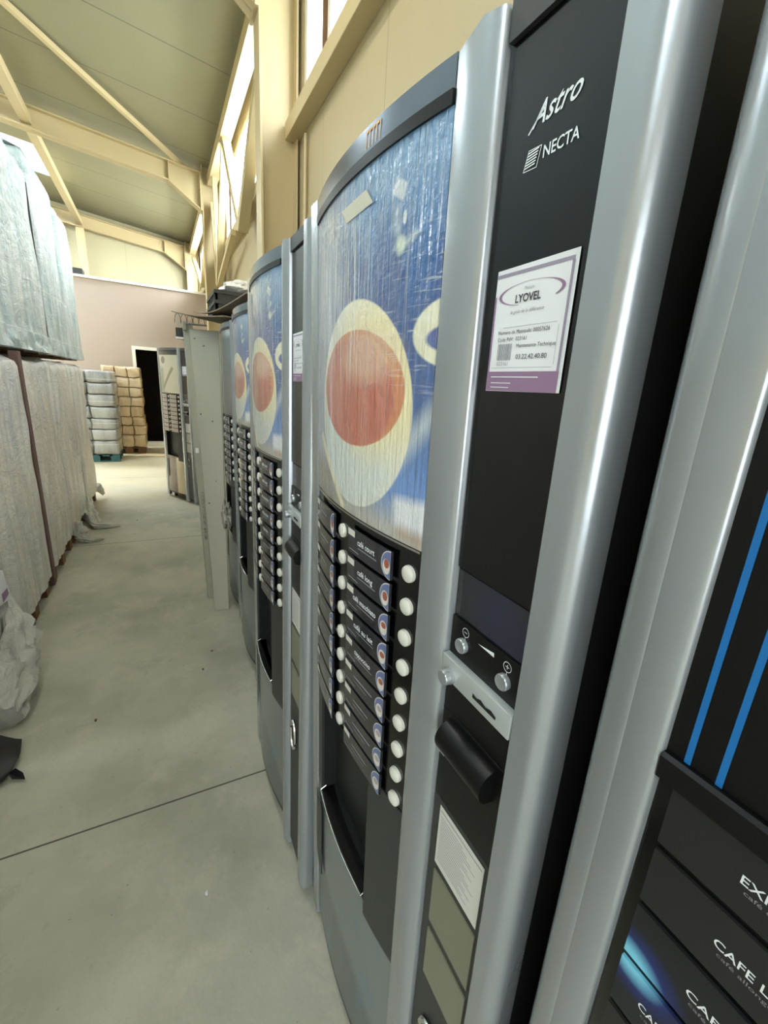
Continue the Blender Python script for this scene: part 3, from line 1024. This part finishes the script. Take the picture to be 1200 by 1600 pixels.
# nearest machine on the right: black glass with two blue stripes
def stripe_machine():
    loc = OA + xd * .6945
    t = thing('vending_machine', 'closest black and silver machine at right edge with two blue stripes and drink names', 'vending machine', loc, (TL, 0, th), GRP)
    mb = MB()
    mb.cbox((0.006, 0.03, 0.05), (0.654, 0.62, HT - .012), 'body_grey', .006)
    for a in (.05, .58):
        for b in (.08, .55):
            mb.lathe((a + .015, b, -b * TL + .001), (0, 0, 1), [(.02, 0), (.02, .052 + b * TL)], 'black_satin', 10)
    mb.build('body', t)
    pl = [(.0265 + .0275 * math.cos(a), .022 + .022 * math.sin(a)) for a in [math.pi + math.pi / 2 * i / 12 for i in range(12)]] + [(.0265, .0), (.0275, .0004), (.0285, .0), (.049, 0), (.0515, .0015), (.0525, .004), (.0525, .035), (-.001, .035)]
    MB().prism(pl, .02, HT, 'silver', False).build('left_post', t)
    pr = [(.66 - a, b) for a, b in pl]
    MB().prism(pr, .02, HT, 'silver', False).build('right_post', t)
    mb = MB().box((.0525, .006, 1.2520), (.6075, .03, HT - .03), 'black_satin')
    for u in (.0654, .0833):
        mb.add([(u - .0019, .0055, 1.252), (u + .0019, .0055, 1.252), (u + .0019, .0055, HT - .03), (u - .0019, .0055, HT - .03)], [(0, 1, 2, 3)], 'blue_stripe')
    mb.build('upper_glass', t)
    MB().box((.0525, .004, HT - .03), (.6075, .03, HT), 'dark_grey').build('top_trim', t)
    MB().prism([(.030, 1.2515), (.003, 1.2515), (.0005, 1.2490), (.001, 1.232), (.006, 1.228), (.030, 1.228)], .0525, .6075, 'black_satin', False, 'x').build('ledge', t)
    mb = MB().box((.0525, .008, .66), (.6075, .03, 1.228), 'black_gloss')
    sp = mb.build('selection_panel', t)
    names = [('EXPRESSO', 'café court'), ('CAFE LONG', 'café allongé'), ('CAFE LAIT', 'café et lait'), ('CAPPUCCINO', 'café et lait'), ('CHOCOLAT', ''), ('THE', ''), ('POTAGE', ''), ('', '')]
    st = [.1065, .1055, .102, .081, .09, .1, .1, .1]
    for c in range(2):
        for i, (a, b) in enumerate(names):
            if c and i > 5:
                continue
            wz = 1.1815 - i * .0561
            u0 = .0625 + c * .275
            glow = c == 0 and i in (2, 3)
            mb = MB().box((u0, .0055, wz), (u0 + .21, .0085, wz + .0495), 'glow_label' if glow else 'dark_grey' if False else 'glow_label' if glow else 'label_tile')
            if c == 0 and a:
                f = lambda x_, z_: (x_, .0052, z_)
                mb.text(a, 'print_white', st[i], wz + .0222, .0092, f, width=.0055 * len(a), bold=.00008)
                if b:
                    mb.text(b, 'ink_grey', st[i] + .003, wz + .0165, .0045, f, width=.0024 * len(b))
            mb.build('drink_label', sp)
    MB().box((.0525, .004, .30), (.6075, .03, .66), 'black_satin').box((.15, .003, .42), (.42, .0045, .62), 'black_hole').build('dispenser_frame', t)
    MB().box((.0525, .003, .05), (.6075, .03, .30), 'dark_grey').build('lower_panel', t)
    return t


mk('label_tile', (34, 34, 33), 0.45, Specular_IOR_Level=0.35)
stripe_machine()

# plain grey cabinet that fills the row behind the leaning door
mb = MB()
t = thing('vending_cabinet', 'plain grey machine cabinet behind the leaning door, under the cardboard sheets', 'cabinet', (.42, 3.12, 0))
MB().cbox((0, 0, .04), (.56, .50, 1.74), 'cabinet_grey', .008).build('body', t)
for a in (.05, .50):
    for b in (.06, .44):
        MB().lathe((a, b, 0), (0, 0, 1), [(.02, 0), (.02, .045)], 'black_satin', 10).build('foot', t)

# detached grey door leaning back beside the slate machine
t = thing('machine_door', 'detached plain grey steel door leaning back beside the slate-fronted machine', 'door', (.27, 2.72, 0))
P0 = Vector((.27, 2.72, 0))
def quad_slab(c, th_, m, nm, par, r=0.0):
    c = [Vector(q) - P0 for q in c]
    n = (c[1] - c[0]).cross(c[3] - c[0]).normalized()
    if n.y < 0:
        n = -n
    vs = c + [q + n * th_ for q in c]
    return MB().add(vs, [(3, 2, 1, 0), (4, 5, 6, 7), (0, 1, 5, 4), (1, 2, 6, 5), (2, 3, 7, 6), (3, 0, 4, 7)], m).build(nm, par, bevel=.004)
sk = quad_slab([(.222, 2.70, 0.0), (.312, 2.70, 0.0), (.354, 3.00, 1.755), (.192, 3.08, 1.755)], .012, 'cabinet_grey', 'door_skin', t)
mb = MB()
for fx, fz in ((.45, 1.66), (.6, 1.21), (.62, .84), (.15, 1.7), (.15, 1.25), (.2, .7)):
    zz = fz
    k = zz / 1.755
    xl, xr = .222 + (.192 - .222) * k, .312 + (.354 - .312) * k
    X_ = xl + (xr - xl) * fx
    Y_ = 2.70 + (3.08 - (.08 * (X_ - .192) / .162) - 2.70) * k
    mb.lathe(Vector((X_, Y_ + .001, zz)) - P0, (0, -1, .17), [(.0045, -.003), (.004, .004)], 'dark_grey', 8)
mb.build('screw', t)
fr_ = quad_slab([(.200, 2.90, 0.0), (.240, 2.90, 0.0), (.215, 3.13, 1.79), (.160, 3.17, 1.79)], .05, 'cabinet_grey', 'inner_frame', t)
mb = MB()
for k in range(7):
    zz = .42 + k * .05
    mb.box((.199 - .27, 2.945 - 2.72, zz), (.211 - .27, 2.965 - 2.72, zz + .025), 'chrome')
mb.box((.182 - .27, 2.99 - 2.72, 1.0), (.2 - .27, 3.02 - 2.72, 1.03), 'fluo_white')
mb.build('hinge_clip', t)
mb = MB()       # curled wires along the top with a small black transformer
for k in range(5):
    x0 = .118 + k * .036 - .27
    pts = [(x0 + .018 * (1 - math.cos(a)) , .52 + .004 * k, 1.80 + .055 * math.sin(a)) for a in [math.pi * i / 10 for i in range(11)]]
    mb.tube(pts, .0018, 'cable', 6)
mb.build('wire', t)
mb = MB()
mb.cbox((.12 - .27, .50, 1.715), (.165 - .27, .54, 1.768), 'crate_grey', .003)
mb.cbox((.118 - .27, .495, 1.700), (.18 - .27, .545, 1.713), 'white_paint', .002)
mb.box((.13 - .27, .52, 1.768), (.14 - .27, .53, 1.86), 'cabinet_grey')
mb.box((.165 - .27, .525, 1.70), (.18 - .27, .535, 1.80), 'cabinet_grey')
mb.box((.118 - .27, .522, 1.795), (.31 - .27, .53, 1.805), 'cabinet_grey')
mb.box((.16 - .27, .40, 1.75), (.175 - .27, .53, 1.80), 'cabinet_grey')
mb.build('transformer_bracket', t)


# cardboard sheets, crate and bag on top of the row
def sheet_obj(name, c00, c10, c11, c01, m, thick, bend, nu=14, nv=8):
    c00, c10, c11, c01 = map(Vector, (c00, c10, c11, c01))
    def f(a, b):
        q = (c00 * (1 - a) + c10 * a) * (1 - b) + (c01 * (1 - a) + c11 * a) * b
        return (q.x, q.y, q.z + bend(a, b))
    return MB().sheet(nu, nv, f, m, (0, 0, thick)).build(name)


tag(sheet_obj('cardboard_sheet', (.10, 3.17, 1.85), (.33, 2.60, 1.79), (.95, 2.60, 1.79), (.80, 3.60, 1.815), 'cardboard', .006, lambda a, b: -.012 * math.sin(math.pi * a) * (1 - b)),
    'lower flat cardboard sheet jutting over the leaning door', 'cardboard')
tag(sheet_obj('cardboard_sheet', (.22, 3.06, 1.852), (.40, 2.30, 1.868), (.90, 2.36, 1.87), (.75, 2.9, 1.845), 'cardboard', .006, lambda a, b: -.034 * math.sin(math.pi * a ** .8) * (1 - .6 * b)),
    'upper bent brown cardboard sheet curling up toward the third machine', 'cardboard')
t = thing('plastic_crate', 'dark grey stacking crate on the cardboard on top of the row', 'crate', (.345, 3.02, 1.858))
mb = MB()
for (a, b) in (((0, 0, 0), (.38, .012, .13)), ((0, .44, 0), (.38, .452, .13)), ((0, 0, 0), (.012, .452, .13)), ((.368, 0, 0), (.38, .452, .13)), ((0, 0, 0), (.38, .452, .012))):
    mb.box(a, b, 'crate_grey')
mb.build('wall_panel', t)
mb = MB()
for zz in (.0, .055, .112):
    mb.box((-.008, -.008, zz), (.388, .0, zz + .02), 'crate_grey')
    mb.box((-.008, 0, zz), (.0, .46, zz + .02), 'crate_grey')
for k in range(5):
    mb.box((.02 + k * .083, -.006, .02), (.03 + k * .083, 0, .125), 'crate_grey')
    mb.box((-.006, .02 + k * .1, .02), (0, .03 + k * .1, .125), 'crate_grey')
mb.build('rib', t)


def blob(c, r, m, seed, amp=.25, sub=4, freq=2.2):
    bm = bmesh.new()
    bmesh.ops.create_icosphere(bm, subdivisions=sub, radius=1)
    for v in bm.verts:
        n = noise.noise(v.co * freq + Vector((seed, 0, 0))) * amp + noise.noise(v.co * freq * 3 + Vector((0, seed, 0))) * amp * .35
        q = v.co * (1 + n)
        v.co = Vector((c[0] + q.x * r[0], c[1] + q.y * r[1], max(c[2] + q.z * r[2], c[2] - r[2] * .8)))
    mb = MB()
    mb.bm(bm, m, True)
    return mb


tag(blob((.53, 3.20, 2.035), (.13, .14, .055), 'bag_white', 3).build('plastic_bag'), 'crumpled whitish plastic bag lying on the dark crate', 'bag')
tag(blob((.322, 2.72, .64), (.028, .05, .10), 'bag_dim', 7, .5).build('plastic_bag'), 'crumpled clear bag hanging from the tray of the slate-fronted machine', 'bag')


# ---------------------------------------------------------------- wrapped pallets on the left
def load(x0, x1, y0, y1, z0, z1, m, seed, fold=.010, topr=.06, flare=0.0, rr=.05, nx=14, ny=44, nz=52):
    """film-wrapped block: rounded box grid with folds and bulges"""
    mb = MB()
    cx, cy = (x0 + x1) / 2, (y0 + y1) / 2
    hx, hy = (x1 - x0) / 2, (y1 - y0) / 2
    # perimeter samples
    per = []
    def arc(ax, ay, a0):
        for i in range(5):
            t_ = a0 + math.pi / 2 * i / 4
            per.append((ax + rr * math.cos(t_), ay + rr * math.sin(t_), math.cos(t_), math.sin(t_)))
    def line(ax, ay, bx, by, nx_, ny_, n):
        for i in range(1, n):
            k = i / n
            per.append((ax + (bx - ax) * k, ay + (by - ay) * k, nx_, ny_))
    arc(hx - rr, hy - rr, 0)
    line(hx - rr, hy, -hx + rr, hy, 0, 1, nx)
    arc(-hx + rr, hy - rr, math.pi / 2)
    line(-hx, hy - rr, -hx, -hy + rr, -1, 0, ny)
    arc(-hx + rr, -hy + rr, math.pi)
    line(-hx + rr, -hy, hx - rr, -hy, 0, -1, nx)
    arc(hx - rr, -hy + rr, math.pi * 1.5)
    line(hx, -hy + rr, hx, hy - rr, 1, 0, ny)
    n = len(per)
    vs = []
    for j in range(nz + 1):
        k = j / nz
        zz = z0 + (z1 - z0) * k
        sh = 0
        if zz > z1 - topr:
            q = (zz - (z1 - topr)) / topr
            sh = topr * (1 - math.sqrt(max(0, 1 - q * q)))
        for (px, py, ax, ay) in per:
            wx, wy = cx + px, cy + py
            d = fold * 1.3 * noise.noise(Vector((wx * 9, wy * 9, zz * 1.1 + seed * 7)))
            d += fold * .9 * noise.noise(Vector((wx * 22, wy * 22, zz * 4 + seed * 3)))
            d += .012 * noise.noise(Vector((wx * 2, wy * 2, zz * 2 + seed)))
            if flare and k < .12:
                q = 1 - k / .12
                d += q * flare * (.6 + .9 * noise.noise(Vector((wx * 8, wy * 8, zz * 18 + seed))))
            top = .03 * noise.noise(Vector((wx * 2.5, wy * 2.5, seed))) * k
            vs.append((wx + ax * (d - sh), wy + ay * (d - sh), zz + top))
    fs = [(j * n + i, j * n + (i + 1) % n, (j + 1) * n + (i + 1) % n, (j + 1) * n + i) for j in range(nz) for i in range(n)]
    mb.add(vs, fs, m, True)
    mb.add(vs[-n:], [list(range(n))], m)
    mb.add(vs[:n], [list(range(n))[::-1]], m)
    return mb


def wood_pallet(x0, x1, y0, y1, z0, m='pallet_wood', h=.12):
    mb = MB()
    n = 5
    for i in range(n):
        a = x0 + (x1 - x0 - .1) * i / (n - 1)
        mb.box((a, y0, z0 + h - .022), (a + .1, y1, z0 + h), m)
    for i in range(3):
        a = y0 + (y1 - y0 - .09) * i / 2
        mb.box((x0, a, z0), (x1, a + .09, z0 + .02), m)
        for k in range(3):
            b = x0 + (x1 - x0 - .13) * k / 2
            mb.box((b, a, z0 + .02), (b + .13, a + .09, z0 + h - .022), m)
    return mb


GL, GU = 'film-wrapped pallets on the floor', 'film-wrapped pallets stacked on top'
FX = -.74


def pal(y0, y1, z0, z1, m, seed, label, group, **kw):
    t = thing('wrapped_pallet', label, 'pallet', (0, 0, 0), group=group)
    wood_pallet(FX - 1.15, FX - (.02 if z0 < 1 else .06), y0 + .03, y1 - .03, z0, h=.12 if z0 < 1 else .09).build('pallet', t)
    load(FX - 1.2, FX, y0 + .008, y1 - .008, z0 + (.12 if z0 < 1 else .012), z1, m, seed, **kw).build('wrapped_load', t)
    return t


pal(-.02, .80, 0, 1.50, 'film_lower', 21, 'floor pallet beside the camera, second before the paper-label pallet', GL)
pal(.86, 1.68, 0, 1.50, 'film_lower', 22, 'floor pallet just before the paper-label pallet', GL)
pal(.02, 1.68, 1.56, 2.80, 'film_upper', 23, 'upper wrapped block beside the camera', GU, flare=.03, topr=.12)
t0 = pal(1.74, 2.55, 0, 1.50, 'film_lower', 1, 'nearest floor pallet at left edge, loose film and a paper label on it', GL)
t1 = pal(2.62, 3.38, 0, 1.52, 'film_lower', 2, 'floor pallet just before the tall brown corner board', GL)
t2 = pal(3.48, 4.275, 0, 1.53, 'film_lower', 3, 'floor pallet just behind the tall brown corner board', GL)
t3 = pal(4.31, 5.12, 0, 1.52, 'film_lower', 4, 'third visible floor pallet, between two dark seams', GL)
t4 = pal(5.19, 5.92, 0, 1.52, 'film_lower', 5, 'last floor pallet of the left row, farthest from the camera', GL)
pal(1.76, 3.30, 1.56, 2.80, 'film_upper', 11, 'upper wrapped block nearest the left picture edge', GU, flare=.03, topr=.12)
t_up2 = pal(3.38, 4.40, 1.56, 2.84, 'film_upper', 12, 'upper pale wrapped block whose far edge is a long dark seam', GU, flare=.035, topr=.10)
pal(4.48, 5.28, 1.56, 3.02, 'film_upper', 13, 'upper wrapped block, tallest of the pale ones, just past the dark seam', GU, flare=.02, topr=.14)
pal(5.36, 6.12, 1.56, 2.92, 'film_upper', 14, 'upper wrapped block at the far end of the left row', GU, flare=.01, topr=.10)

MB().box((FX - .06, 4.412, 1.7), (FX - .010, 4.44, 2.74), 'dark_grey').build('corner_board', t_up2)  # dark strip put in for the shaded gap between upper blocks
# brown corner board, strips filling the dark slits, film tails, paper label
mb = MB()
mb.box((FX - .04, 3.388, .03), (FX + .002, 3.468, 1.555), 'brown_board')
mb.box((FX - .04, 3.395, .03), (FX + .004, 3.405, 1.555), 'brown_board')
o = mb.build('corner_board', t1)
child_label(o, 'tall brown cardboard corner board')
MB().box((FX - .05, 4.284, .1), (FX - .01, 4.300, .62), 'brown_board').build('corner_board', t2)
MB().box((FX - .05, 5.135, .1), (FX - .012, 5.175, 1.4), 'brown_board').build('corner_board', t3)
fx = FX + .012
mb = MB().add([(fx, 2.34, .40), (fx, 2.52, .36), (fx, 2.47, .53), (fx, 2.36, .57)], [(0, 1, 2, 3)], 'paper')
mb.add([(fx + .001, 2.40, .39), (fx + .001, 2.49, .395), (fx + .001, 2.485, .43), (fx + .001, 2.40, .435)], [(0, 1, 2, 3)], 'mauve')
child_label(mb.build('paper_label', t0), 'white paper label with mauve print')


def tail(pts, rs, m, seed, par, nm='film_tail'):
    """crumpled rope of loose film"""
    mb = MB()
    P_ = []
    for i in range(len(pts) - 1):
        for k in range(6):
            P_.append(Vector(pts[i]).lerp(Vector(pts[i + 1]), k / 6))
    P_.append(Vector(pts[-1]))
    n = 30
    vs = []
    for i, q in enumerate(P_):
        f = i / (len(P_) - 1) * (len(rs) - 1)
        r0 = rs[int(f)] + (rs[min(int(f) + 1, len(rs) - 1)] - rs[int(f)]) * (f - int(f))
        d = (P_[min(i + 1, len(P_) - 1)] - P_[max(i - 1, 0)]).normalized()
        a = d.cross(Vector((.1, .2, 1))).normalized()
        b = d.cross(a)
        for j in range(n):
            t_ = 2 * math.pi * j / n
            rr = r0 * (1 + .7 * noise.noise(Vector((math.cos(t_) * 1.6, math.sin(t_) * 1.6, i * .35 + seed))) + .35 * noise.noise(Vector((math.cos(t_) * 6, math.sin(t_) * 6, i * .8 + seed))))
            v = q + (a * math.cos(t_) + b * math.sin(t_)) * rr
            v.z = max(v.z, .003)
            vs.append(v)
    k = len(P_)
    mb.add(vs, [(i * n + j, i * n + (j + 1) % n, (i + 1) * n + (j + 1) % n, (i + 1) * n + j) for i in range(k - 1) for j in range(n)], m, True)
    mb.add(vs[:n], [list(range(n))[::-1]], m)
    mb.add(vs[-n:], [list(range(n))], m)
    return mb.build(nm, par)


tail([(FX + .0, 4.40, .17), (FX + .03, 4.35, .06), (FX + .10, 4.33, .02), (FX + .2, 4.36, .012)], [.05, .045, .03, .006], 'clear_film', 1, t3)
tail([(FX + .0, 5.1, .2), (FX + .03, 4.95, .08), (FX + .12, 4.72, .03), (FX + .30, 4.72, .02)], [.05, .055, .04, .008], 'clear_film', 5, t3)
tail([(FX + .0, 5.9, .17), (FX + .05, 5.95, .05)], [.04, .02], 'clear_film', 8, t4)
tail([(FX - .01, 2.52, .36), (FX + .03, 2.42, .22), (FX + .06, 2.25, .10), (FX + .07, 1.98, .06)], [.02, .06, .075, .06], 'clear_film', 12, t0)
# far bag stacks
GB = 'bag stacks near the pink wall'


def bag_stack(x0, x1, y0, y1, n, hgt, m, label, seed, cols, wood, tall0=1):
    t = thing('bag_pallet', label, 'pallet', (0, 0, 0), group=GB)
    wood_pallet(x0 + .02, x1 - .02, y0 + .02, y1 - .02, 0, wood).build('pallet', t)
    z = .12
    rnd = random.Random(seed)
    for i in range(n):
        h = hgt * (1.35 if i < tall0 else 1) * (1 + rnd.uniform(-.06, .06))
        ox = rnd.uniform(-.02, .02)
        mb = MB()
        wd = (x1 - x0) / cols
        for c in range(cols):
            bm = bmesh.new()
            bmesh.ops.create_cube(bm, size=1)
            bmesh.ops.bevel(bm, geom=list(bm.edges), offset=.16, segments=3, affect='EDGES', profile=.6)
            bmesh.ops.subdivide_edges(bm, edges=bm.edges, cuts=1, use_grid_fill=True)
            for v in bm.verts:
                q = Vector((x0 + ox + wd * (c + .5) + v.co.x * wd * 1.04, (y0 + y1) / 2 + v.co.y * (y1 - y0), z + h / 2 + v.co.z * h * 1.03))
                v.co = q + Vector((noise.noise(q * 14), noise.noise(q * 14 + Vector((9, 0, 0))), noise.noise(q * 14 + Vector((0, 9, 0))))) * .02
            mb.bm(bm, m, True)
        mb.build('bag_layer', t)
        z += h
    return t


bag_stack(-1.40, -.66, 8.45, 9.2, 7, .185, 'film_grey', 'stack of grey shrink-wrapped bags standing on a teal and wood pallet', 4, 2, 'teal_paint', 1)
bag_stack(-.88, -.29, 9.35, 10.1, 8, .175, 'film_tan', 'stack of tan shrink-wrapped bags beside the dark doorway', 9, 3, 'pallet_wood', 1)
mb = MB().sheet(10, 6, lambda a, b: (-.52 + .55 * a + .12 * b, 9.05 + .3 * b - .12 * a, .004 + .006 * abs(math.sin(a * 5 + b * 3))), 'cardboard_pale', (0, 0, .003)) if False else None
mk('cardboard_pale', (206, 184, 146), 0.8)
mb = MB().sheet(10, 6, lambda a, b: (-.45 + .50 * a + .12 * b, 9.0 + .3 * b - .10 * a, .004 + .006 * abs(math.sin(a * 5 + b * 3))), 'cardboard_pale', (0, 0, .003))
tag(mb.build('cardboard_sheet'), 'flattened pale cardboard lying on the floor before the doorway', 'cardboard')

# black sheet corner on the floor at the left edge, with torn tip
mb = MB()
def bc(a, b):
    x_ = -.72 + (.14 - .04 * abs(b - .45)) * a
    y_ = 1.93 - .27 * b - .05 * a * (1 - b)
    return (x_, y_, .012 + .035 * abs(noise.noise(Vector((x_ * 7, y_ * 7, 1)))) + .05 * (1 - a) ** 2)
mb.sheet(16, 10, bc, 'black_cloth', (0, 0, .004))
mb.add([(-.60, 1.70, .02), (-.54, 1.655, .012), (-.548, 1.672, .03), (-.575, 1.70, .035), (-.58, 1.665, .02)], [(0, 1, 2, 3), (0, 4, 1)], 'black_cloth')
tag(mb.build('black_sheet', fix=False), 'corner of a black plastic sheet with torn tip on the floor at left edge', 'sheet')
# small litter crumbs
rnd = random.Random(5)
for k, (x_, y_) in enumerate(((.02, 1.0), (-.35, 1.9), (.1, 2.1), (.16, 2.25), (-.3, 4.9))):
    tag(blob((x_, y_, .004), (.006, .008, .005), 'paper' if k == 0 else 'brown_board', k + 2, .4, 1).build('litter_crumb'), 'tiny bit of litter on the concrete floor', 'litter', 'litter crumbs on the floor')
